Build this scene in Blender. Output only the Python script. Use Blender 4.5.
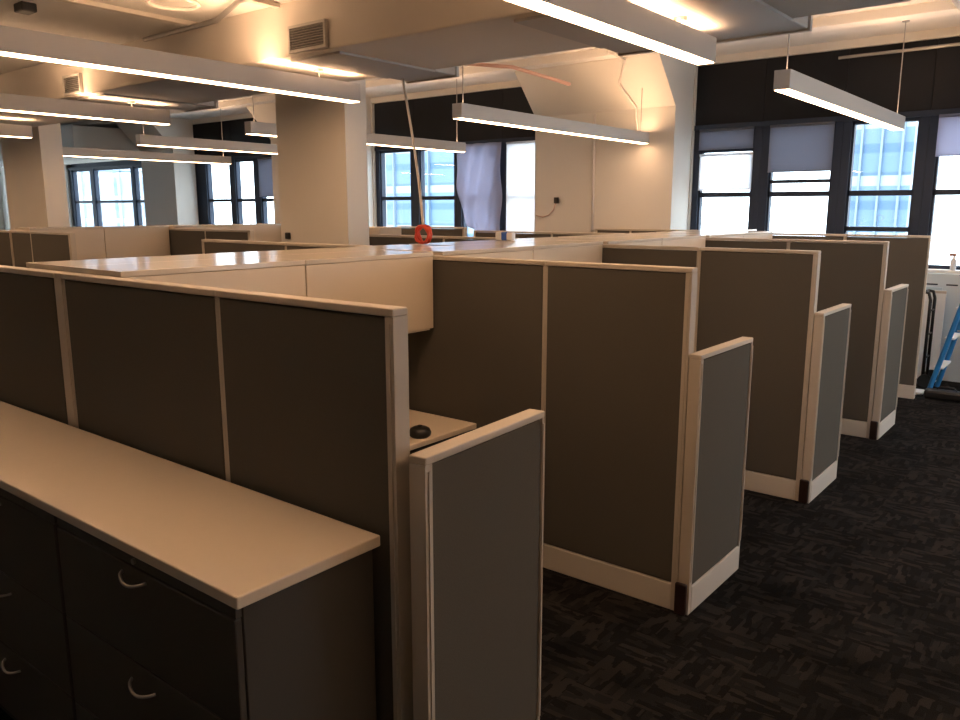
import bpy, bmesh, math, random
from mathutils import Vector, Matrix
random.seed(7)
for o in list(bpy.data.objects): bpy.data.objects.remove(o)
S = bpy.context.scene
COL = S.collection
PI = math.pi

# ------------------------------------------------------------------ camera
cd = bpy.data.cameras.new('camera'); cam = bpy.data.objects.new('camera', cd); COL.objects.link(cam)
cam.location = (0, 0, 1.85)
cam.rotation_euler = (PI/2 - 0.18682, 0, 0.672545)
cd.sensor_width = 36; cd.lens = 798.4*36/960; cd.clip_start = 0.05; cd.clip_end = 400
S.camera = cam

# ------------------------------------------------------------------ world (overcast daylight) and exposure
W = bpy.data.worlds.new('overcast_sky'); S.world = W; W.use_nodes = True
bg = W.node_tree.nodes['Background']
bg.inputs[0].default_value = (0.87, 0.93, 1.0, 1); bg.inputs[1].default_value = 6.5
S.view_settings.view_transform = 'Standard'; S.view_settings.look = 'None'
S.view_settings.gamma = 1; S.view_settings.use_curve_mapping = False
S.view_settings.exposure = 0.3
LAMP = (1.0, 0.60, 0.335)
DOWN, UP = 16.0, 27.0

# ------------------------------------------------------------------ materials
def mat(name, col, rough=.6, metal=0, spec=.5, noise=0, scale=40, bump=0, emis=None, es=0, coat=0):
    m = bpy.data.materials.new(name); m.use_nodes = True
    nt = m.node_tree; b = nt.nodes['Principled BSDF']
    b.inputs['Base Color'].default_value = (*col, 1); b.inputs['Roughness'].default_value = rough
    b.inputs['Metallic'].default_value = metal; b.inputs['Specular IOR Level'].default_value = spec
    b.inputs['Coat Weight'].default_value = coat
    if emis:
        b.inputs['Emission Color'].default_value = (*emis, 1); b.inputs['Emission Strength'].default_value = es
    tc = nt.nodes.new('ShaderNodeTexCoord')
    n = nt.nodes.new('ShaderNodeTexNoise'); n.inputs['Scale'].default_value = scale; n.inputs['Detail'].default_value = 4
    nt.links.new(tc.outputs['Object'], n.inputs['Vector'])
    if noise:
        mx = nt.nodes.new('ShaderNodeMix'); mx.data_type = 'RGBA'
        mx.inputs[6].default_value = (*[c*(1-noise) for c in col], 1); mx.inputs[7].default_value = (*[min(1, c*(1+noise)) for c in col], 1)
        nt.links.new(n.outputs['Fac'], mx.inputs[0]); nt.links.new(mx.outputs[2], b.inputs['Base Color'])
    if bump:
        bp = nt.nodes.new('ShaderNodeBump'); bp.inputs['Strength'].default_value = bump; bp.inputs['Distance'].default_value = .003
        nt.links.new(n.outputs['Fac'], bp.inputs['Height']); nt.links.new(bp.outputs['Normal'], b.inputs['Normal'])
    return m
M = {}
M['fabric'] = mat('panel_fabric', (.103, .095, .081), .95, spec=.1, noise=.10, scale=260, bump=.3)
M['trim'] = mat('beige_trim', (.50, .45, .385), .45, noise=.02, scale=15)
M['raceway'] = mat('beige_raceway', (.60, .555, .49), .45, noise=.02, scale=15)
M['laminate'] = mat('cream_laminate', (.70, .61, .50), .35, noise=.02, scale=30)
M['bin'] = mat('cream_cabinet_enamel', (.60, .52, .42), .40, noise=.01, scale=8)
M['bintop'] = mat('gloss_cabinet_top', (.60, .54, .46), .16, noise=.01, scale=8)
M['file'] = mat('dark_grey_enamel', (.075, .068, .060), .42, noise=.04, scale=120)
M['chrome'] = mat('satin_metal', (.45, .43, .40), .28, 1)
M['black'] = mat('black_plastic', (.012, .011, .010), .45)
M['foot'] = mat('dark_brown_plastic', (.022, .010, .008), .4)
M['wall'] = mat('wall_paint', (.66, .635, .59), .85, noise=.03, scale=3, bump=.1)
M['ceil'] = mat('rough_ceiling_paint', (.70, .68, .65), .9, noise=.08, scale=2.2, bump=.6)
M['beam'] = mat('beam_paint', (.60, .555, .50), .85, noise=.03, scale=2, bump=.2)
M['duct'] = mat('duct_paint', (.42, .40, .38), .6, noise=.04, scale=3)
M['grille'] = mat('grille_metal', (.20, .19, .18), .5)
M['frame'] = mat('window_frame_navy', (.030, .042, .068), .6, spec=.25)
M['film'] = mat('black_film', (.011, .012, .015), .6, spec=.2, noise=.5, scale=1.6, bump=.8)
M['lightbody'] = mat('lamp_housing', (.50, .48, .46), .4)
M['pipe'] = mat('painted_conduit', (.62, .57, .53), .5)
M['steel'] = mat('grey_steel', (.35, .34, .33), .4, .6)
M['red'] = mat('red_cord', (.60, .06, .03), .5)
M['redpipe'] = mat('pink_conduit', (.50, .30, .25), .5)
M['blue'] = mat('ladder_blue', (.02, .17, .42), .4)
M['white'] = mat('white_plastic', (.75, .77, .78), .45)
M['sheet'] = mat('pale_blue_sheet', (.45, .60, .70), .35)
M['cover'] = mat('pale_blue_lit_wall', (.62, .74, .82), .4)  # pale tone carries the brightness of the wall below the sill
M['towerfin'] = mat('tower_metal', (.13, .18, .23), .5)
M['pkgblue'] = mat('package_blue', (.04, .12, .50), .4)
M['down'] = mat('lamp_lens_down', (.9, .9, .9), .5, emis=LAMP, es=DOWN)
M['up'] = mat('lamp_lens_up', (.9, .9, .9), .5, emis=LAMP, es=UP)

def shade_mat(name, col, t):
    m = bpy.data.materials.new(name); m.use_nodes = True; nt = m.node_tree
    nt.nodes.remove(nt.nodes['Principled BSDF']); out = nt.nodes['Material Output']
    d = nt.nodes.new('ShaderNodeBsdfDiffuse'); tr = nt.nodes.new('ShaderNodeBsdfTranslucent'); mx = nt.nodes.new('ShaderNodeMixShader')
    w = nt.nodes.new('ShaderNodeTexWave'); w.inputs['Scale'].default_value = 60; w.bands_direction = 'Z'
    tc = nt.nodes.new('ShaderNodeTexCoord'); nt.links.new(tc.outputs['Object'], w.inputs['Vector'])
    c = nt.nodes.new('ShaderNodeMix'); c.data_type = 'RGBA'
    c.inputs[6].default_value = (*[x*.94 for x in col], 1); c.inputs[7].default_value = (*col, 1)
    nt.links.new(w.outputs['Fac'], c.inputs[0])
    for n in (d, tr): nt.links.new(c.outputs[2], n.inputs['Color'])
    mx.inputs[0].default_value = t
    nt.links.new(d.outputs[0], mx.inputs[1]); nt.links.new(tr.outputs[0], mx.inputs[2]); nt.links.new(mx.outputs[0], out.inputs[0])
    return m
M['sh_white'] = shade_mat('white_shade_cloth', (.90, .89, .90), .8)
M['sh_lav'] = shade_mat('lavender_shade_cloth', (.52, .52, .62), .65)
M['sh_grey'] = shade_mat('grey_shade_cloth', (.30, .31, .36), .6)

g = bpy.data.materials.new('window_glass'); g.use_nodes = True; nt = g.node_tree
nt.nodes.remove(nt.nodes['Principled BSDF'])
tr = nt.nodes.new('ShaderNodeBsdfTransparent'); tr.inputs[0].default_value = (.90, .95, .97, 1)
gl = nt.nodes.new('ShaderNodeBsdfGlossy'); gl.inputs['Roughness'].default_value = .02
mx = nt.nodes.new('ShaderNodeMixShader'); mx.inputs[0].default_value = .07
nt.links.new(tr.outputs[0], mx.inputs[1]); nt.links.new(gl.outputs[0], mx.inputs[2]); nt.links.new(mx.outputs[0], nt.nodes['Material Output'].inputs[0])
M['glass'] = g

# carpet: half-metre quarter-turned tiles with broken dashes
def carpet():
    m = bpy.data.materials.new('dark_carpet_tiles'); m.use_nodes = True; nt = m.node_tree; N = nt.nodes; L = nt.links
    b = N['Principled BSDF']; b.inputs['Roughness'].default_value = 1; b.inputs['Specular IOR Level'].default_value = .05
    tc = N.new('ShaderNodeTexCoord'); P = tc.outputs['Object']
    def streak(sx, sy, seed):
        mp = N.new('ShaderNodeMapping'); mp.inputs['Scale'].default_value = (sx, sy, 1); mp.inputs['Location'].default_value = (seed, seed*2, 0)
        L.new(P, mp.inputs['Vector'])
        v = N.new('ShaderNodeTexVoronoi'); v.distance = 'CHEBYCHEV'; v.inputs['Scale'].default_value = 1; v.inputs['Randomness'].default_value = .8
        L.new(mp.outputs[0], v.inputs['Vector']); return v.outputs['Color']
    a = streak(38, 12, 0); c = streak(12, 38, 5)
    ck = N.new('ShaderNodeTexChecker'); ck.inputs['Scale'].default_value = 4.0; ck.inputs['Color1'].default_value = (0,0,0,1); ck.inputs['Color2'].default_value = (1,1,1,1)
    L.new(P, ck.inputs['Vector'])
    mx = N.new('ShaderNodeMix'); mx.data_type = 'RGBA'; L.new(ck.outputs['Fac'], mx.inputs[0]); L.new(a, mx.inputs[6]); L.new(c, mx.inputs[7])
    sep = N.new('ShaderNodeSeparateColor'); L.new(mx.outputs[2], sep.inputs[0])
    cr = N.new('ShaderNodeValToRGB'); cr.color_ramp.interpolation = 'CONSTANT'
    e = cr.color_ramp.elements; e[0].position = 0; e[0].color = (.0075, .0075, .008, 1); e[1].position = .45; e[1].color = (.0125, .0123, .0128, 1)
    k = e.new(.72); k.color = (.021, .0188, .018, 1)
    L.new(sep.outputs[0], cr.inputs[0])
    n = N.new('ShaderNodeTexNoise'); n.inputs['Scale'].default_value = 2.2; n.inputs['Detail'].default_value = 3; L.new(P, n.inputs['Vector'])
    n2 = N.new('ShaderNodeTexNoise'); n2.inputs['Scale'].default_value = 250; L.new(P, n2.inputs['Vector'])
    m2 = N.new('ShaderNodeMix'); m2.data_type = 'RGBA'; m2.blend_type = 'MULTIPLY'; m2.inputs[0].default_value = .8
    r2 = N.new('ShaderNodeMapRange'); r2.inputs[1].default_value = .3; r2.inputs[2].default_value = .7; r2.inputs[3].default_value = .45; r2.inputs[4].default_value = 1.5; r2.clamp = True
    L.new(n.outputs['Fac'], r2.inputs[0]); L.new(cr.outputs[0], m2.inputs[6]); L.new(r2.outputs[0], m2.inputs[7])
    L.new(m2.outputs[2], b.inputs['Base Color'])
    bp = N.new('ShaderNodeBump'); bp.inputs['Strength'].default_value = .6; bp.inputs['Distance'].default_value = .004
    L.new(n2.outputs['Fac'], bp.inputs['Height']); L.new(bp.outputs[0], b.inputs['Normal'])
    return m
M['carpet'] = carpet()

def facade(name, bands, h):
    m = bpy.data.materials.new(name); m.use_nodes = True; nt = m.node_tree; N = nt.nodes; L = nt.links
    b = N['Principled BSDF']; b.inputs['Roughness'].default_value = .5
    tc = N.new('ShaderNodeTexCoord'); sp = N.new('ShaderNodeSeparateXYZ'); L.new(tc.outputs['Object'], sp.inputs[0])
    md = N.new('ShaderNodeMath'); md.operation = 'DIVIDE'; md.inputs[1].default_value = h; L.new(sp.outputs['Z'], md.inputs[0])
    fr = N.new('ShaderNodeMath'); fr.operation = 'FRACT'; L.new(md.outputs[0], fr.inputs[0])
    cr = N.new('ShaderNodeValToRGB'); cr.color_ramp.interpolation = 'CONSTANT'; e = cr.color_ramp.elements
    e[0].position = bands[0][0]; e[0].color = (*bands[0][1], 1); e[1].position = bands[1][0]; e[1].color = (*bands[1][1], 1)
    for p, c in bands[2:]: k = e.new(p); k.color = (*c, 1)
    L.new(fr.outputs[0], cr.inputs[0]); L.new(cr.outputs[0], b.inputs['Base Color']); return m

# ------------------------------------------------------------------ helpers
def bx(bm, x0, x1, y0, y1, z0, z1, bev=0):
    vs = [bm.verts.new((x, y, z)) for z in (z0, z1) for y in (y0, y1) for x in (x0, x1)]
    fs = [bm.faces.new([vs[i] for i in f]) for f in ((0,2,3,1),(4,5,7,6),(0,1,5,4),(2,6,7,3),(0,4,6,2),(1,3,7,5))]
    if bev:
        es = list({e for f in fs for e in f.edges})
        bmesh.ops.bevel(bm, geom=es, offset=bev, segments=2, affect='EDGES', profile=.5)
    return bm
def tube(bm, pts, r, seg=10, caps=True):
    pts = [Vector(p) for p in pts]; rings = []; up = None
    for i, p in enumerate(pts):
        d = (pts[min(i+1, len(pts)-1)] - pts[max(i-1, 0)]).normalized()
        if up is None: up = d.orthogonal().normalized()
        up = (up - d*up.dot(d)).normalized(); s = d.cross(up)
        rings.append([bm.verts.new(p + (up*math.cos(2*PI*k/seg) + s*math.sin(2*PI*k/seg))*r) for k in range(seg)])
    for a, b in zip(rings, rings[1:]):
        for k in range(seg): bm.faces.new((a[k], a[(k+1) % seg], b[(k+1) % seg], b[k]))
    if caps: bm.faces.new(rings[0][::-1]); bm.faces.new(rings[-1])
    return bm
def lathe(bm, prof, c=(0, 0, 0), seg=24):
    rs = []
    for r, z in prof: rs.append([bm.verts.new((c[0]+r*math.cos(2*PI*k/seg), c[1]+r*math.sin(2*PI*k/seg), c[2]+z)) for k in range(seg)])
    for a, b in zip(rs, rs[1:]):
        for k in range(seg): bm.faces.new((a[k], a[(k+1) % seg], b[(k+1) % seg], b[k]))
    bm.faces.new(rs[0][::-1]); bm.faces.new(rs[-1]); return bm
def obj(name, bm, m, parent=None, smooth=False):
    bmesh.ops.recalc_face_normals(bm, faces=bm.faces)
    me = bpy.data.meshes.new(name); bm.to_mesh(me); bm.free()
    me.materials.append(M[m] if isinstance(m, str) else m)
    if smooth:
        for p in me.polygons: p.use_smooth = True
    o = bpy.data.objects.new(name, me); COL.objects.link(o)
    if parent: o.parent = parent
    return o
def B(*a, **k): return bx(bmesh.new(), *a, **k)
def T(*a, **k): return tube(bmesh.new(), *a, **k)
def thing(name, label, cat, loc=(0, 0, 0), rz=0, group=None):
    o = bpy.data.objects.new(name, None); COL.objects.link(o); o.location = loc; o.rotation_euler = (0, 0, rz)
    o.empty_display_size = .1
    o['label'] = label; o['category'] = cat
    if group: o['group'] = group
    return o
def tag(o, label, cat, group=None):
    o['label'] = label; o['category'] = cat
    if group: o['group'] = group
    return o
def struct(o, label=None):
    o['kind'] = 'structure'
    if label: o['label'] = label
    return o
def dup(root, loc=None, rz=None, label=None, group=None):
    r = root.copy(); COL.objects.link(r)
    if loc is not None: r.location = loc
    if rz is not None: r.rotation_euler = (0, 0, rz)
    if label: r['label'] = label
    if group: r['group'] = group
    for ch in list(root.children):
        c = ch.copy(); COL.objects.link(c); c.parent = r
        for gch in ch.children:
            d = gch.copy(); COL.objects.link(d); d.parent = c
    return r

# ------------------------------------------------------------------ room shell
XL, XR, YB, YF = -26.0, 3.4, 10.0, -3.0
ZC, ZN, ZS = 3.72, 3.20, 2.86       # far ceiling, near ceiling, beam soffit
struct(obj('floor', B(XL, XR, YF, YB+.3, -.1, 0), 'carpet'), 'dark patterned carpet tile floor')
bm = bmesh.new(); bx(bm, XL, XR, 3.9, YB+.3, ZC, ZC+.2); bx(bm, XL, XR, YF, 3.75, ZN, ZN+.2)
struct(obj('ceiling', bm, 'ceil'), 'rough painted concrete ceiling')
struct(obj('trim_1', B(XL, -.95, 3.63, 4.63, ZS, ZC+.1, bev=.01), 'beam'), 'tan painted bulkhead beam crossing the room')
bm = bmesh.new(); bx(bm, XL-.2, XL, YF, YB+.3, 0, 1.0); bx(bm, XL-.2, XL, YF, YB+.3, 3.2, ZC+.2); bx(bm, XL-.2, XL, YF, 4.0, 1.0, 3.2); bx(bm, XL-.2, XL, 9.4, YB+.3, 1.0, 3.2)
struct(obj('wall_left', bm, 'wall'))
bm = bmesh.new(); bx(bm, XR, XR+.2, YF, YB+.3, 0, .9); bx(bm, XR, XR+.2, YF, YB+.3, 2.9, ZC+.2)
for a, b in ((YF, 6.2), (9.4, YB+.3)): bx(bm, XR, XR+.2, a, b, .9, 2.9)
struct(obj('wall_right', bm, 'wall'))
struct(obj('wall_front', B(XL, XR, YF-.2, YF, 0, ZN+.1), 'wall'))

SILL, TR, HEAD = 1.20, 2.87, 3.63
groups = [(-21.75, [(-21.60,-20.62),(-20.46,-18.62),(-18.5,-18.02)], -17.9),
          (-15.90, [(-15.50,-14.65),(-14.47,-13.83),(-13.63,-12.75)], -12.6),
          (-10.33, [(-10.24,-9.50),(-9.31,-8.54),(-8.39,-7.65),(-7.47,-6.76)], -6.66),
          (-4.47, [(-4.39,-3.69),(-3.49,-2.75),(-2.57,-1.87),(-1.69,-.95)], -.86)]
bm = bmesh.new()
bx(bm, XL, XR, YB, YB+.3, 0, SILL-.03); bx(bm, XL, XR, YB, YB+.3, HEAD, ZC+.2)
edges = [XL] + [e for gq in groups for e in (gq[0], gq[2])] + [XR]
for a, b in zip(edges[::2], edges[1::2]): bx(bm, a, b, YB, YB+.3, SILL-.03, HEAD)
struct(obj('wall_back', bm, 'wall'))

def pier(n, x0, x1, y0=9.5):
    b = bmesh.new()
    prof = [(YB-.001, 0), (y0, 0), (y0, 3.10), (9.0, ZC-.08), (9.0, ZC-.001), (YB-.001, ZC-.001)]
    a = [b.verts.new((x0, y, z)) for y, z in prof]; c = [b.verts.new((x1, y, z)) for y, z in prof]
    for i in range(6): j = (i+1) % 6; b.faces.new((a[i], a[j], c[j], c[i]))
    b.faces.new(a); b.faces.new(c[::-1])
    return struct(obj('trim_%d' % n, b, 'wall'), 'flared masonry pier between window groups')
pier(2, -17.1, -15.80); pier(3, -12.5, -10.36); pier(4, -6.58, -4.49); pier(5, -.83, 1.3)

wn = 0
for gi, (ga, bays, gb) in enumerate(groups):
    struct(obj('trim_%d' % (6+gi), B(ga, gb, YB-.07, YB+.12, SILL-.03, SILL, bev=.004), 'white' if gi else 'trim'), 'window sill ledge')
    struct(obj('trim_%d' % (10+gi), B(ga+.002, gb-.002, YB+.03, YB+.2, TR-.03, TR+.03), 'frame'), 'dark window head bar')
    obj('transom_light_block', B(ga+.002, gb-.002, YB+.12, YB+.14, TR+.031, HEAD-.001), 'frame')['kind'] = 'structure'  # unseen backing added to stop light showing between the panels
    for i, (a, b) in enumerate(bays):
        wn += 1
        w = thing('window_%d' % wn, '', ''); del w['label']; del w['category']; w['kind'] = 'structure'; w.location = ((a+b)/2, YB+.1, SILL)
        h = TR-.03-SILL; hw = (b-a)/2
        lx0 = (bays[i-1][1]+a)/2 if i else ga; lx1 = (b+bays[i+1][0])/2 if i < len(bays)-1 else gb
        lx0 -= (a+b)/2; lx1 -= (a+b)/2
        bm = bmesh.new()
        bx(bm, lx0+.001, -hw, -.05, .1, 0, h); bx(bm, hw, lx1-.001, -.05, .1, 0, h)
        obj('window_frame', bm, 'frame', w)
        bm = bmesh.new()
        low = .33 if (gi == 3 and i == 2) else 0.0
        bx(bm, -hw, hw, -.02, .06, .8, .86); bx(bm, -hw, hw, -.02, .06, h-.04, h)
        bx(bm, -hw, hw, -.02, .06, .0, .04)
        if low: bx(bm, -hw, hw, -.02, .06, .40, .45)
        bx(bm, -hw, -hw+.025, -.02, .06, 0, h); bx(bm, hw-.025, hw, -.02, .06, 0, h)
        if gi == 3 and i == 1: bx(bm, -hw, hw, -.02, .06, .96, 1.0)
        if gi == 3 and i == 0: bx(bm, -hw, hw, -.03, .06, 1.36, 1.41)
        obj('sash', bm, 'frame', w)
        obj('window_pane', B(-hw, hw, .015, .025, 0, h), 'glass', w)
    # blacked-out transom above the windows
    n = len(bays)
    if gi == 0: n = 0
    for i in range(n):
        a = ga if i == 0 else (bays[i-1][1]+bays[i][0])/2
        b = gb if i == n-1 else (bays[i][1]+bays[i+1][0])/2
        o = obj('transom_panel', B(a+.001, b-.001, YB+.05, YB+.09, TR+.032, HEAD-.002, bev=.006), 'film')
        tag(o, {0: 'black film blackout panel over far left windows', 1: 'black film blackout panel over windows left of the big column',
                2: 'black film blackout panel over the blue windows behind the column', 3: 'black film blackout panel over the right hand windows'}[gi],
            'panel', 'black transom panels, window group %d' % (gi+1))
struct(obj('trim_14', T([(-2.75, YB-.03, 3.53), (-.86, YB-.03, 3.54)], .018), 'steel'), 'grey conduit along the top of the black transoms')

# unseen windows added to both side walls to bring in daylight
for k, (a, b) in enumerate(((6.2, 9.4), (4.0, 9.4))):
    wn += 1
    w = bpy.data.objects.new('window_%d' % wn, None); COL.objects.link(w); w['kind'] = 'structure'; w.location = (XR+.1, (a+b)/2, .9) if k == 0 else (XL-.1, (a+b)/2, 1.1)
    hl = (b-a)/2; bm = bmesh.new()
    bx(bm, -.05, .05, -hl, hl, 0, .06); bx(bm, -.05, .05, -hl, hl, 1.94, 2.0)
    for q in (-hl, -.03, hl-.06): bx(bm, -.05, .05, q, q+.06, .06, 1.94)
    obj('window_frame', bm, 'frame', w); obj('window_pane', B(-.005, .005, -hl+.06, hl-.06, .06, 1.94), 'glass', w)

# columns holding the beam
def column(n, x0, x1, y0, y1):
    bm = B(x0, x1, y0, y1, 0, ZC-.001, bev=.012)
    bx(bm, x1-.16, x1+.012, y0-.012, y1-.05, 0, ZC-.01)
    struct(obj('trim_%d' % n, bm, 'wall'), 'boxed structural column')
column(15, -6.10, -5.18, 4.70, 4.95); column(16, -12.05, -10.85, 4.70, 4.97)
# baseboards
struct(obj('baseboard_back', B(1.31, XR, YB-.02, YB, 0, .1), 'trim')); struct(obj('baseboard_right', B(XR-.02, XR, YF, YB-.03, 0, .1), 'trim'))

# outside: neighbouring towers
tb = facade('glass_tower_bands', [(0,(.045,.10,.18)),(.16,(.085,.145,.22)),(.42,(.22,.27,.30)),(.60,(.05,.10,.16)),(.66,(.08,.14,.215))], 3.9)
def tower(x0, x1, y0, y1, label, m):
    t = thing('office_tower', label, 'building', ((x0+x1)/2, (y0+y1)/2, -45))
    hx, hy = (x1-x0)/2, (y1-y0)/2
    obj('facade', B(-hx, hx, -hy, hy, 0, 118), m, t)
    bm = bmesh.new()
    for k in range(4): q = -hx + (k+.5)*2*hx/4; bx(bm, q-.07, q+.07, -hy-.3, -hy, 0, 118)
    obj('facade_fins', bm, 'towerfin', t); obj('roof_parapet', B(-hx-.3, hx+.3, -hy-.3, hy+.3, 118, 120), 'towerfin', t)
tower(-17.0, -11.8, 62, 65, 'pale blue glass tower outside the unshaded right window', tb)
tower(-66, -47.0, 60, 78, 'pale blue glass tower outside the windows behind the column', tb)
tower(-185, -130, 72, 80, 'blue glass tower outside the far left windows', tb)
struct(obj('floor_street', B(-260, 120, 20, 200, -45.5, -45), 'wall'))

# ------------------------------------------------------------------ partitions
FT = .05
def cpanel(label, x, y, L, h, rz=0, group=None, name='cubicle_panel', end=0, start=0, foot=None, feet=0):
    """panel running from (x,y) along local +x for L"""
    t = thing(name, label, 'partition', (x, y, 0), rz, group)
    a, b = .001, L-.001
    obj('top_cap', B(a, b, -FT/2-.004, FT/2+.004, h-.022, h, bev=.004), 'trim', t)
    s0 = .013 if not start else start; s1 = .013 if not end else end
    for q0, q1, full in ((a, s0, start), (b-s1, b, end)):
        bm = B(q0, q1, -FT/2-(.002 if full else -.004), FT/2+(.002 if full else -.004), (.0 if full else .13), h-.0225)
        if full:   # twin grooves of an end trim
            bx(bm, (q0+q1)/2-.004, (q0+q1)/2+.004, -FT/2-.006, -FT/2-.001, .16, h-.04)
        obj('end_trim' if full else 'edge_trim', bm, 'trim', t)
    for s in (-1, 1):
        y0, y1 = sorted((s*(FT/2-.001), s*.004))
        obj('fabric_tile', B(s0+.002, b-s1-.002, y0, y1, .135, h-.026, bev=.003), 'fabric', t)
    obj('base_raceway', B(s0+.001 if start else a, b-s1-.001 if end else b, -FT/2-.004, FT/2+.004, .0, .13, bev=.004), 'raceway', t)
    if foot is not None:
        obj('corner_foot', B(foot[0]-.012, foot[0]+.012, foot[1]-.022, foot[1]+.034, .002, .155, bev=.008), 'foot', t)
    return t
H = 1.60
YS = [1.47, 3.30, 5.13, 6.96, 8.72]
J1 = -2.20
words = ['front', 'second', 'third', 'fourth', 'last']
for i, y in enumerate(YS):
    xe = -1.432 if i == 0 else -1.434
    xj = -2.215 if i == 0 else J1
    lab = ['full-height olive grey panel above the right end of the file cabinets, nearest the camera',
           'full-height olive grey panel at the second cubicle wall, behind the first low wing',
           'full-height olive grey panel at the third cubicle wall, behind the second low wing',
           'full-height olive grey panel at the fourth cubicle wall, behind the third low wing',
           'farthest full-height olive grey panel at the aisle, nearest the ladder'][i]
    cpanel(lab, xj, y, xe-xj, H, group='full-height panels at the aisle', end=.03 if i < 4 else 0)
    lab = ['dark olive panel above the file cabinets, second from the right',
           'inner olive panel at the open first cubicle, beside the cream overhead cabinet',
           'inner olive panel of the third cubicle wall, only its top showing',
           'inner olive panel of the fourth cubicle wall, only a strip of its top showing',
           'inner olive panel of the farthest cubicle wall, only its top edge showing'][i]
    a0 = -3.265 if i == 0 else -3.300
    cpanel(lab, a0, y, xj-a0, H, group='inner panels of the cubicle walls')
cpanel('dark olive panel above the file cabinets at the left edge of the photo', -4.46, YS[0], 1.127, H, group='inner panels of the cubicle walls')
# low wings along the aisle
wl = ['nearest low wing panel with cream cap, in the foreground', 'second low wing panel along the aisle, standing on a dark corner foot',
      'third low wing panel along the aisle', 'farthest low wing panel along the aisle, in grey fabric']
for i in range(4):
    x = -1.355 if i == 0 else -1.402
    cpanel(wl[i], x, YS[i]-.03, .60 if i == 0 else .63, 1.225, PI/2 + (.06 if i == 0 else 0), 'low wing panels along the aisle', 'low_wing_panel', start=.03, end=.014, foot=(-.0135, 0) if i else None)
# spine
sp = ['first', 'second', 'third', 'last']
cpanel('narrow spine post at the front cubicle wall', -3.299, 1.442, .056, H, PI/2, 'spine panels behind the overhead cabinets', start=.018, end=.018)
for i in range(4):
    y0, y1 = YS[i]+.04, YS[i+1]-.04
    cpanel('%s spine panel behind the cream overhead cabinets' % sp[i], -3.335, y0, y1-y0, H-.03, PI/2, 'spine panels behind the overhead cabinets')

# ------------------------------------------------------------------ overhead cabinets
def overhead(label, x, y, L, face=1, z0=1.20, z1=1.62, d=.375, group=None):
    """face +1 opens to +x, -1 opens to -x ; back plane at x"""
    t = thing('overhead_cabinet', label, 'cabinet', (x, y, z0), 0, group)
    h = z1-z0; xs = lambda a, b: sorted((face*a, face*b))
    obj('cabinet_body', B(*xs(.001, d-.022), .002, L-.002, 0, h-.022, bev=.002), 'bin', t)
    dr = obj('door', B(*xs(d-.020, d), .003, L-.003, .004, h-.024, bev=.003), 'bin', t)
    obj('finger_pull', B(*xs(d-.018, d-.004), .03, L-.03, -.004, .004), 'trim', dr)
    obj('cabinet_top', B(*xs(-.034, d+.002), .001, L-.001, h-.0215, h, bev=.002), 'bintop', t)
    return t
for i in range(4):
    a, b = YS[i]+.037, YS[i+1]-.037; n = 2; w = (b-a)/n
    for k in range(n):
        lab = {(0,0): 'cream overhead cabinet nearest the camera, partly hidden by the front panels',
               (0,1): 'cream overhead cabinet ending at the open first cubicle, its side and door in full view',
               (1,0): 'glossy topped overhead cabinet just behind the first cubicle wall',
               (1,1): 'glossy topped overhead cabinet ending at the third cubicle wall'}.get((i,k), 'overhead cabinet farther along the row, %s bay, %s unit' % (sp[i], ['nearer','farther'][k]))
        if (i, k) == (0, 0): first = overhead(lab, -3.299, a, w, group='overhead cabinets facing the aisle')
        else: overhead(lab, -3.299, a+k*w, w, group='overhead cabinets facing the aisle')
WY = [3.90, 5.73, 7.56, 9.39]
west = [(1.51, 3.862)] + [(WY[i]+.037, WY[i+1]-.037) for i in range(3)]
for i, (a, b) in enumerate(west):
    w = (b-a)/2
    for k in range(2):
        overhead('back-facing overhead cabinet, glossy top only, %s bay, %s unit' % (sp[i], ['nearer','farther'][k]), -3.371, a+k*w, w, -1, group='overhead cabinets facing away from the aisle')
# west side cubicle walls
wlab = ['low brown strip just in front of the big column',
        'brown strip under the blue windows behind the red cord',
        'brown strip beyond the cabinet tops, left of the pier',
        'brown panel strip at the foot of the flared pier']
for i, y in enumerate(WY):
    cpanel(wlab[i] + ', right half', -4.98, y, 1.605, H, group='panels on the far side of the cabinets')
    cpanel(wlab[i] + ', left half', (-6.1 if i != 3 else -5.5), y, (1.12 if i != 3 else .52), H, group='panels on the far side of the cabinets', start=.03)
cpanel('upper brown panel strip just under the blue windows', -7.85, 8.05, 1.2, H+.02, group='panels on the far side of the cabinets', start=.03, end=.03)

# far cubicle bank
BY = [4.03, 5.86, 7.69]
for i, y in enumerate(BY):
    cpanel(['brown panel with cream cap at left edge, second from the left column', 'brown panel under the far left windows', 'panel of the far bank hidden low behind, inner half'][i], -10.26, y, [.52, 1.16, .9][i], H, group='far bank panels')
    cpanel(['short brown panel with cream end trim, below the left column', 'low brown panel strip left of the big column, under the white windows', 'far bank panel low behind, outer half'][i], [-9.74, -9.10, -9.36][i], y, [.98, .95, .9][i], H, group='far bank panels', end=.05)
cpanel('brown panel at the extreme left edge of the photo', -11.3, BY[0], 1.0, H, group='far bank panels')
for i, (a, b) in enumerate(((BY[0]+.04, BY[1]-.04), (BY[1]+.04, BY[2]-.04), (BY[2]+.04, 9.4))):
    cpanel('far bank spine panel, %s' % ['nearest', 'middle', 'last'][i], -10.30, a, b-a, H, PI/2, group='far bank panels')
    for k in range(2):
        w = (b-a)/2
        overhead(['cream overhead cabinet of the far bank beside the short brown panel', 'cream overhead cabinet of the far bank under the far left windows',
                  'cream overhead cabinet behind the low brown strip', 'cream overhead cabinet just left of the big column',
                  'cream overhead cabinet of the far bank hidden by the big column', 'last cream overhead cabinet of the far bank'][i*2+k], -10.264, a+k*w, w, d=.36, z1=1.635, group='far bank overhead cabinets')
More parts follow.
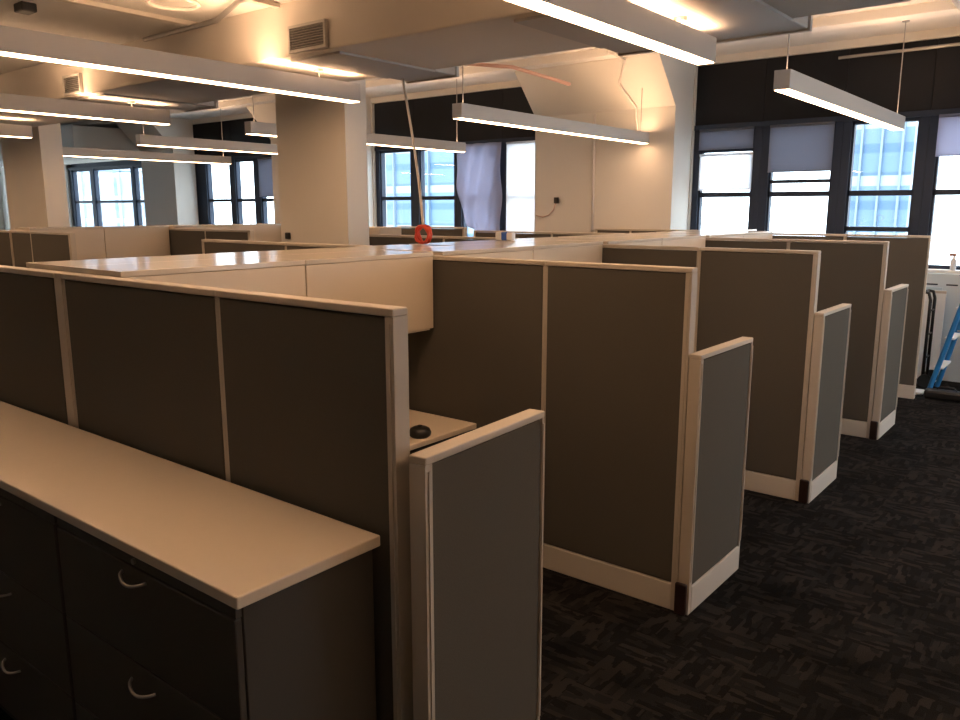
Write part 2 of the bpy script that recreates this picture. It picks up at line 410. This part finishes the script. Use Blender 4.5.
def storage(label, x0, x1, y0, y1, h):
    t = thing('storage_cabinet', label, 'cabinet', ((x0+x1)/2, (y0+y1)/2, 0)); a, b = (x1-x0)/2, (y1-y0)/2
    obj('cabinet_body', B(-a, a, -b+.021, b, 0, h, bev=.004), 'bin', t)
    for s in (-1, 1):
        d = obj('door', B(*sorted((s*.002, s*(a-.003))), -b, -b+.019, .08, h-.01, bev=.002), 'bin', t)
        obj('door_handle', T([(s*.03, -b-.02, h*.55), (s*.03, -b-.02, h*.7)], .006), 'chrome', d)
storage('tall cream storage cabinet beside the big column, below the first blue window', -7.80, -7.36, 7.2, 7.6, 1.62)

# ------------------------------------------------------------------ worktop in first cubicle
t = thing('worktop', 'cream desk worktop inside the first cubicle', 'desk', (-3.29, 1.52, 0))
obj('desk_surface', B(0, .68, 0, 1.73, 0.685, .715, bev=.005), 'laminate', t)
obj('desk_surface', B(.682, .9, 0, .62, 0.685, .715, bev=.005), 'laminate', t)
for y in (.02, 1.69): obj('support_panel', B(.02, .58, y, y+.02, 0, .684), 'file', t)
# dark cord reel on worktop
t = thing('cord_reel', 'small black round object on the worktop, just peeking above the nearest low wing', 'reel', (-2.675, 2.87, .7155))
bm = bmesh.new(); lathe(bm, [(.045, .0), (.055, .008), (.058, .022), (.05, .042), (.032, .052), (.012, .055)]); obj('reel_body', bm, 'black', t, True)
bm = bmesh.new(); lathe(bm, [(.0115, .0552), (.014, .058), (.008, .061)]); obj('reel_knob', bm, 'black', t, True)

# ------------------------------------------------------------------ lateral file cabinets with shared top
def lateral():
    t = thing('file_cabinet', 'x', 'cabinet', (0, 0, 0)); w, d = .92, .44
    obj('cabinet_body', B(.002, w-.002, .022, d, .0, .948, bev=.003), 'file', t)
    obj('plinth', B(.01, w-.01, .014, .021, .0, .035), 'black', t)
    for k, (a, b) in enumerate(((.617, .906), (.326, .614), (.04, .323))):
        dr = obj('drawer', B(.006, w-.006, .0, .021, a, b, bev=.004), 'file', t)
        zc = (.868, .545, .255)[k]
        pts = [(w/2-.062, -.001, zc+.012)] + [(w/2-.062+.124*s, -.024*math.sin(PI*s)**.6-.003, zc+.012-.014*math.sin(PI*s)) for s in [q/14 for q in range(1, 14)]] + [(w/2+.062, -.001, zc+.012)]
        obj('drawer_pull', T(pts, .0045, 8), 'chrome', dr, True)
    obj('top_rail', B(.006, w-.006, .004, .021, .909, .947), 'file', t)
    bm = bmesh.new(); tube(bm, [(w/2, .004, .924), (w/2, -.003, .924)], .008, 14); obj('lock', bm, 'chrome', t)
    return t
f0 = lateral(); f0.location = (-2.43, .985, 0); f0['label'] = 'dark lateral file cabinet in the foreground, its right side in full view'; f0['group'] = 'lateral file cabinets'
dup(f0, (-3.355, .985, 0), label='dark lateral file cabinet at the lower left edge, left of the nearest one')
dup(f0, (-4.28, .985, 0), label='lateral file cabinet farthest left, mostly out of the photo')
o = obj('cabinet_worktop', B(-4.29, -1.482, 0.972, 1.428, .949, .981, bev=.004), 'laminate')
tag(o, 'long cream laminate top lying over the file cabinets', 'worktop')

# ------------------------------------------------------------------ pendant lights
def pendant(L):
    t = thing('pendant_light', 'x', 'light', (0, 0, 0)); w = .055
    bm = bmesh.new(); bx(bm, -w, -w+.006, 0, L, 0, .13); bx(bm, w-.006, w, 0, L, 0, .13); bx(bm, -w+.006, w-.006, 0, L, .05, .08)
    obj('housing', bm, 'lightbody', t)
    for y0 in (-.006, L): obj('end_cap', B(-w, w, y0, y0+.006, 0, .13), 'lightbody', t)
    obj('lower_lens', B(-w+.007, w-.007, .003, L-.003, -.004, .010), 'down', t)
    obj('upper_lens', B(-w+.007, w-.007, .003, L-.003, .112, .120), 'up', t)
    return t
def hang(t, y, ztop, zb=2.66):
    x0 = t.location.x
    bm = bmesh.new(); tube(bm, [(0, y, .121), (0, y, ztop-zb-.02)], .005, 8); tube(bm, [(0, y, ztop-zb-.02), (0, y, ztop-zb-.0005)], .035, 16)
    bx(bm, -.046, .046, y-.012, y+.012, .1205, .127)
    obj('hanger_rod', bm, 'steel', t)
rows = [(.85, [(.79, 3.72), (5.80, 3.66)]), (-1.96, [(.79, 3.72), (5.80, 3.66)]), (-4.75, [(.72, 3.70), (5.76, 3.66)]), (-7.42, [(.70, 3.72), (5.5, 3.66)]), (-10.02, [(.55, 3.68), (5.55, 3.4)]), (-12.95, [(.5, 3.66), (5.4, 3.5)])]  # first row is out of view, added to light the low wings
pl = [['near unseen pendant added over the aisle to light the low wings', 'far unseen pendant added over the aisle to light the low wings'],
      ['bright linear pendant at the top centre, passing under the beam', 'short-looking linear pendant hanging before the right hand black transoms'],
      ['long bright linear pendant across the top left of the photo', 'linear pendant hanging in front of the flared pier'],
      ['linear pendant at left ending near the far duct, second from the top', 'linear pendant seen before the blue windows, right of the big column'],
      ['linear pendant at the extreme left edge, third from the top', 'linear pendant left of the big column, in front of the white windows'],
      ['linear pendant farthest left, beyond the frame edge', 'lowest linear pendant at far left, before the pale ceiling duct']]
protos = {}
for ri, (x, segs) in enumerate(rows):
    for k, (y, L) in enumerate(segs):
        if L not in protos: t = protos[L] = pendant(L)
        else: t = dup(protos[L])
        for c in list(t.children):
            if c.name.startswith('hanger_rod'): bpy.data.objects.remove(c)
        t.location = (x - (.1 if (ri, k) == (2, 1) else .2 if (ri, k) == (3, 1) else 0), y, 2.66); t['label'] = pl[ri][k]; t['group'] = 'linear pendant lights'
        for f in ((.35, L-.35) if k == 0 else (.08, L-.12)):
            Y = y+f; z = ZN if Y < 3.6 else (ZC if Y > 4.65 else 2.843 if ri in (1, 3) else ZS)
            hang(t, f, z)

# ------------------------------------------------------------------ ducts and grilles
def duct(label, x0, x1, y1, gx0, gx1):
    t = thing('air_duct', label, 'duct', ((x0+x1)/2, 4.64, 2.80), 0, 'ducts passing through the beam')
    cx = (x0+x1)/2
    obj('duct_body', B(x0-cx, x1-cx, .0, y1-4.64, .05, .30, bev=.01), 'duct', t)
    obj('duct_flange', B(x0-cx-.015, x1-cx+.015, y1-4.64-.03, y1-4.64+.002, .04, .31), 'duct', t)
    obj('duct_underside', B(x0-cx, x1-cx, -.93, -.001, .045, .0595), 'duct', t)
    if gx0 is not None:
        g = thing('air_grille', label.replace('duct', 'air grille', 1), 'vent', ((gx0+gx1)/2, 3.628, 2.87), 0, 'air grilles on the beam face')
        w = (gx1-gx0)/2
        bm = bmesh.new(); bx(bm, -w, w, -.03, 0, 0, .018); bx(bm, -w, w, -.03, 0, .152, .17)
        bx(bm, -w, -w+.018, -.03, 0, .018, .152); bx(bm, w-.018, w, -.03, 0, .018, .152); obj('grille_frame', bm, 'duct', g)
        obj('grille_backing', B(-w+.018, w-.018, -.006, 0, .018, .152), 'black', g)
        bm = bmesh.new()
        for q in range(8): z = .026+q*.016; bx(bm, -w+.018, w-.018, -.026, -.008, z, z+.006)
        obj('louver', bm, 'grille', g)
duct('grey duct behind the centre left grille, beside the big column', -4.62, -4.12, 4.90, -4.50, -4.13)
duct('grey duct at far left behind the beam, above the left windows', -7.75, -7.22, 4.86, -7.74, -7.42)
duct('wide dark duct at top right above the black transoms', -2.72, -1.53, 4.92, None, None)
# pale supply duct under the far left ceiling
t = thing('air_duct', 'pale duct with square grille high in the far left corner', 'duct', (-19.6, 8.2, 2.98))
obj('duct_body', B(-4.5, 2.2, 0, 1.75, 0, .60, bev=.02), 'wall', t)
obj('grille', B(-.5, .45, -.02, 0, .14, .46), 'sheet', t)
# near ceiling fittings
o = obj('ceiling_speaker', B(-5.98, -5.85, 2.50, 2.60, ZN-.06, ZN-.001, bev=.01), 'black'); tag(o, 'small black box fitting on the near ceiling at the top left corner', 'speaker')
o = obj('conduit', T([(-6.2, 3.55, ZN-.04), (-5.2, 3.53, ZN-.04), (-4.6, 3.3, ZN-.04), (-4.2, 3.3, ZN-.04)], .018), 'steel', None, True); tag(o, 'dark conduit along the near ceiling edge at top left', 'pipe')
pts = [(-4.95+.16*math.cos(q/12*2*PI), 3.05+.16*math.sin(q/12*2*PI), ZN-.05) for q in range(0, 11)]
o = obj('cable_loop', T(pts, .012, 8), 'pipe', None, True); tag(o, 'looped cable under the near ceiling at top left', 'cable')
for k, (a, lab) in enumerate(((-4.62, 'thin rail on the near ceiling beside the looped cable'), (-5.55, 'thin rail on the near ceiling beside the black box'))):
    o = obj('ceiling_rail', B(a, a+.05, -1, 3.6, ZN-.03, ZN-.001), 'beam'); tag(o, lab, 'rail', 'rails on the near ceiling')
# concrete ribs on the far ceiling
for k, y in enumerate((5.9, 7.4, 8.7)):
    struct(obj('trim_%d' % (17+k), B(XL, XR, y, y+.22, ZC-.09, ZC+.01, bev=.012), 'ceil'), 'shallow concrete rib')
o = obj('sprinkler_pipe', T([(-6.4, 7.6, 3.55), (-5.95, 8.1, 3.52), (-5.55, 8.75, 3.36)], .022), 'redpipe', None, True); tag(o, 'pinkish pipe running diagonally under the ceiling near the pier', 'pipe')
o = obj('conduit', T([(-4.95, 8.6, 3.66), (-4.9, 8.93, 3.60), (-5.12, 9.2, 3.38), (-5.0, 9.44, 3.10), (-4.98, 9.48, 2.70)], .014, 8), 'pipe', None, True); tag(o, 'thin cable running down the sloped face of the pier', 'cable')
o = obj('conduit', T([(-5.62, 9.482, 1.3), (-5.62, 9.482, 3.08)], .018), 'pipe', None, True); tag(o, 'vertical painted conduit on the pier face', 'pipe')
for k, (x, lab) in enumerate(((-4.2, 'ceiling pipe near the right windows'), (-1.35, 'ceiling pipe at the top right corner'))):
    o = obj('ceiling_pipe', T([(x, 4.7, 3.60), (x, 8.6, 3.60)], .03), 'pipe', None, True); tag(o, lab, 'pipe', 'ceiling pipes')
t = thing('thermostat', 'small black wall box on the pier with a pink wire', 'switch', (-6.2, 9.498, 1.93))
obj('switch_body', B(-.035, .035, -.03, 0, 0, .08, bev=.006), 'black', t)
obj('wire', T([(-.01, -.02, 0), (-.04, -.02, -.09), (-.12, -.015, -.16), (-.22, -.012, -.19), (-.34, -.012, -.17)], .006, 8), 'redpipe', t, True)
t = thing('wall_box', 'small dark outlet box low on the edge of the big column', 'outlet', (-5.98, 4.698, 1.58)); obj('box_cover', B(-.03, .03, -.025, 0, 0, .06, bev=.008), 'black', t); obj('box_knockout', B(-.01, .01, -.028, -.0251, .02, .04), 'foot', t)

# ------------------------------------------------------------------ window shades and drape
def shade(label, a, b, z0, z1, m, y=YB+.025, group='roller shades on the back windows'):
    t = thing('roller_shade', label, 'shade', ((a+b)/2, y, z0), 0, group); w = (b-a)/2
    obj('shade_cloth', B(-w, w, -.0015, .0015, .0, z1-z0-.03), m, t)
    obj('hem_bar', B(-w, w, -.006, .006, -.012, .006), m, t)
    obj('roller_tube', T([(-w, 0, z1-z0-.03), (w, 0, z1-z0-.03)], .016), m, t, True)
G = groups[3][1]; G2 = groups[2][1]; G1 = groups[1][1]
shade('short grey shade at the top of the first right hand window beside the pier', *G[0], 2.60, 2.86, 'sh_grey')
shade('white shade covering the middle of the window beside the pier', G[0][0], G[0][1], 2.10, 2.56, 'sh_white', YB+.06)
shade('grey shade half covering the second right hand window', *G[1], 2.30, 2.86, 'sh_grey')
shade('pale lavender shade on the rightmost window', *G[3], 2.42, 2.86, 'sh_lav')
shade('full white shade against the left side of the pier', *G2[3], 1.24, 2.86, 'sh_white')
shade('grey shade on the window partly hidden by the big column', G1[2][0], G1[2][1], 2.10, 2.86, 'sh_grey')
# drape pulled aside
bm = bmesh.new(); nx, nz = 40, 26; a, b = G2[2]; a -= .03; b += .12; vs = []
for j in range(nz+1):
    v = j/nz; row = []
    for i in range(nx+1):
        u = i/nx
        x = a + (b-a)*u; z = 2.85 - v*1.55*(.80+.20*min(1, u*1.2))
        pull = v*v*v*.22*(1-u); x += pull*(b-a)
        yy = .022*math.sin(u*22+v*9) + .012*math.sin(u*9-v*14)
        row.append(bm.verts.new((x, YB-.03+yy, z)))
    vs.append(row)
for j in range(nz):
    for i in range(nx): bm.faces.new((vs[j][i], vs[j][i+1], vs[j+1][i+1], vs[j+1][i]))
o = obj('window_drape', bm, 'sh_lav', None, True); sm = o.modifiers.new('thickness', 'SOLIDIFY'); sm.thickness = .003
tag(o, 'rumpled lavender cloth drape pulled across the third blue window', 'curtain')

# ------------------------------------------------------------------ temporary cord, coil and small items on cabinet tops
t = thing('extension_cord', 'red cord coil on the cabinet tops with grey cable rising to the beam', 'cord', (-3.56, 3.88, 1.621))
pts = [(.055*math.cos(q/16*2*PI)*(1+.1*math.sin(q*.7)), .02*math.sin(q*.5), .068+.055*math.sin(q/16*2*PI)) for q in range(0, 58)]
obj('cord_coil', T(pts, .009, 8), 'red', t, True)
pts = [(-.0, 0, .12), (-.03, .04, .35), (-.16, .2, .72), (-.5, .5, 1.0), (-.72, .78, 1.19)]
pts = [Vector((0, 0, .12)).lerp(Vector((-.90, .77, 1.205)), s/12) + Vector((.05, -.02, -.08))*math.sin(PI*s/12) for s in range(13)]
obj('cable', T(pts, .009, 8), 'pipe', t, True)
t = thing('wipe_package', 'small blue and white package lying on the glossy cabinet tops', 'package', (-3.62, 4.85, 1.621), .3)
obj('wrapper', B(-.07, .07, -.035, .035, 0, .06, bev=.012), 'white', t); obj('label_band', B(-.028, .03, -.0365, .0365, -.0, .0615, bev=.012), 'pkgblue', t)

# ------------------------------------------------------------------ things by the window at the end of the aisle
t = thing('step_ladder', 'blue step ladder with pale steps at the far end of the aisle', 'ladder', (-.98, 9.20, 0), 0)
for y in (-.24, .24):
    obj('front_rail', T([(-.38, y*1.15, 0), (-.06, y*.75, 1.42)], .024, 8), 'blue', t)
    obj('rear_rail', T([(.36, y*1.1, 0), (.04, y*.75, 1.40)], .018, 8), 'blue', t)
for k in range(4):
    z = .30*(k+1); x = -.38+.32*z/1.42; hw = .24*(1.15-.40*z/1.42)-.02
    obj('step', B(x-.045, x+.045, -hw, hw, z-.02, z, bev=.004), 'white', t)
obj('top_cap', B(-.12, .10, -.22, .22, 1.40, 1.45, bev=.012), 'blue', t)
obj('spreader', T([(-.24, .2, .62), (.22, .2, .62)], .008, 8), 'steel', t)
t = thing('hand_truck', 'dark bent tube hand truck standing beside the blue ladder', 'cart', (-1.53, 9.52, 0), PI)
bm = T([(-.04, -.12, .06), (-.04, -.12, .92), (-.02, -.12, .99), (.03, -.12, 1.0)], .016, 10); tube(bm, [(-.04, .12, .06), (-.04, .12, .92), (-.02, .12, .99), (.03, .12, 1.0)], .016, 10); tube(bm, [(.03, -.12, 1.0), (.03, .12, 1.0)], .016)
for z in (.3, .55, .8): tube(bm, [(-.04, -.12, z), (-.04, .12, z)], .010)
obj('tube_frame', bm, 'black', t, True); obj('toe_plate', B(-.05, .12, -.15, .15, .012, .03), 'black', t)
for y in (-.18, .15): obj('wheel', T([(-.07, y, .07), (-.07, y+.03, .07)], .07, 20), 'black', t)
for k, (x, a) in enumerate(((-1.56, .05), (-1.51, .03))):
    t = thing('leaning_board', ['pale blue board leaning at the window wall beside the last panel', 'pale board leaning in front of the other one'][k], 'board', (x, 9.785-k*.04, 0), 0, 'boards leaning under the window')
    t.rotation_euler = (-0.05, 0, 0)
    obj('board_face', B(-.10, .10, -.012, .012, 0, 1.02-.03*k, bev=.003), ['sheet', 'white'][k], t); obj('edge_strip', B(-.102, .102, -.014, -.0122, .96, .985), 'trim', t)
o = obj('folded_sheet', B(-1.66, -1.40, 8.90, 9.08, 0.001, .035, bev=.012), 'white'); tag(o, 'small white folded sheet on the carpet past the last panel', 'sheet')
t = thing('tool_bag', 'low black tool bag on the carpet under the blue ladder', 'bag', (-1.17, 8.84, 0), 0)
obj('bag_body', B(-.2, .16, -.065, .065, .001, .10, bev=.03), 'black', t); obj('bag_handle', T([(-.1, 0, .095), (-.07, 0, .13), (.05, 0, .13), (.08, 0, .095)], .007), 'black', t, True)
t = thing('spray_bottle', 'small white spray bottle with reddish trigger on the window sill', 'bottle', (-1.40, YB-.03, SILL+.001))
bm = bmesh.new(); lathe(bm, [(.025, 0), (.03, .01), (.03, .10), (.012, .13), (.012, .15)]); obj('bottle_body', bm, 'white', t, True)
bm = B(-.045, .02, -.012, .012, .15, .18, bev=.004); bx(bm, -.035, -.028, -.006, .006, .10, .152); obj('trigger_head', bm, 'redpipe', t)

t = thing('sill_bright_panel', 'pale panel added to brighten the wall under the rightmost window, behind the ladder', 'radiator', (-.9, 9.86, 0))  # added panel, its pale colour lifts the brightness below the sill
obj('bright_panel', B(-1.2, 1.2, .0, .138, .001, 1.165, bev=.006), 'cover', t)
bm = bmesh.new()
for q in range(12): bx(bm, -1.1+q*.19, -1.1+q*.19+.11, -.003, -.0005, 1.04, 1.055)
obj('air_slot', bm, 'frame', t)
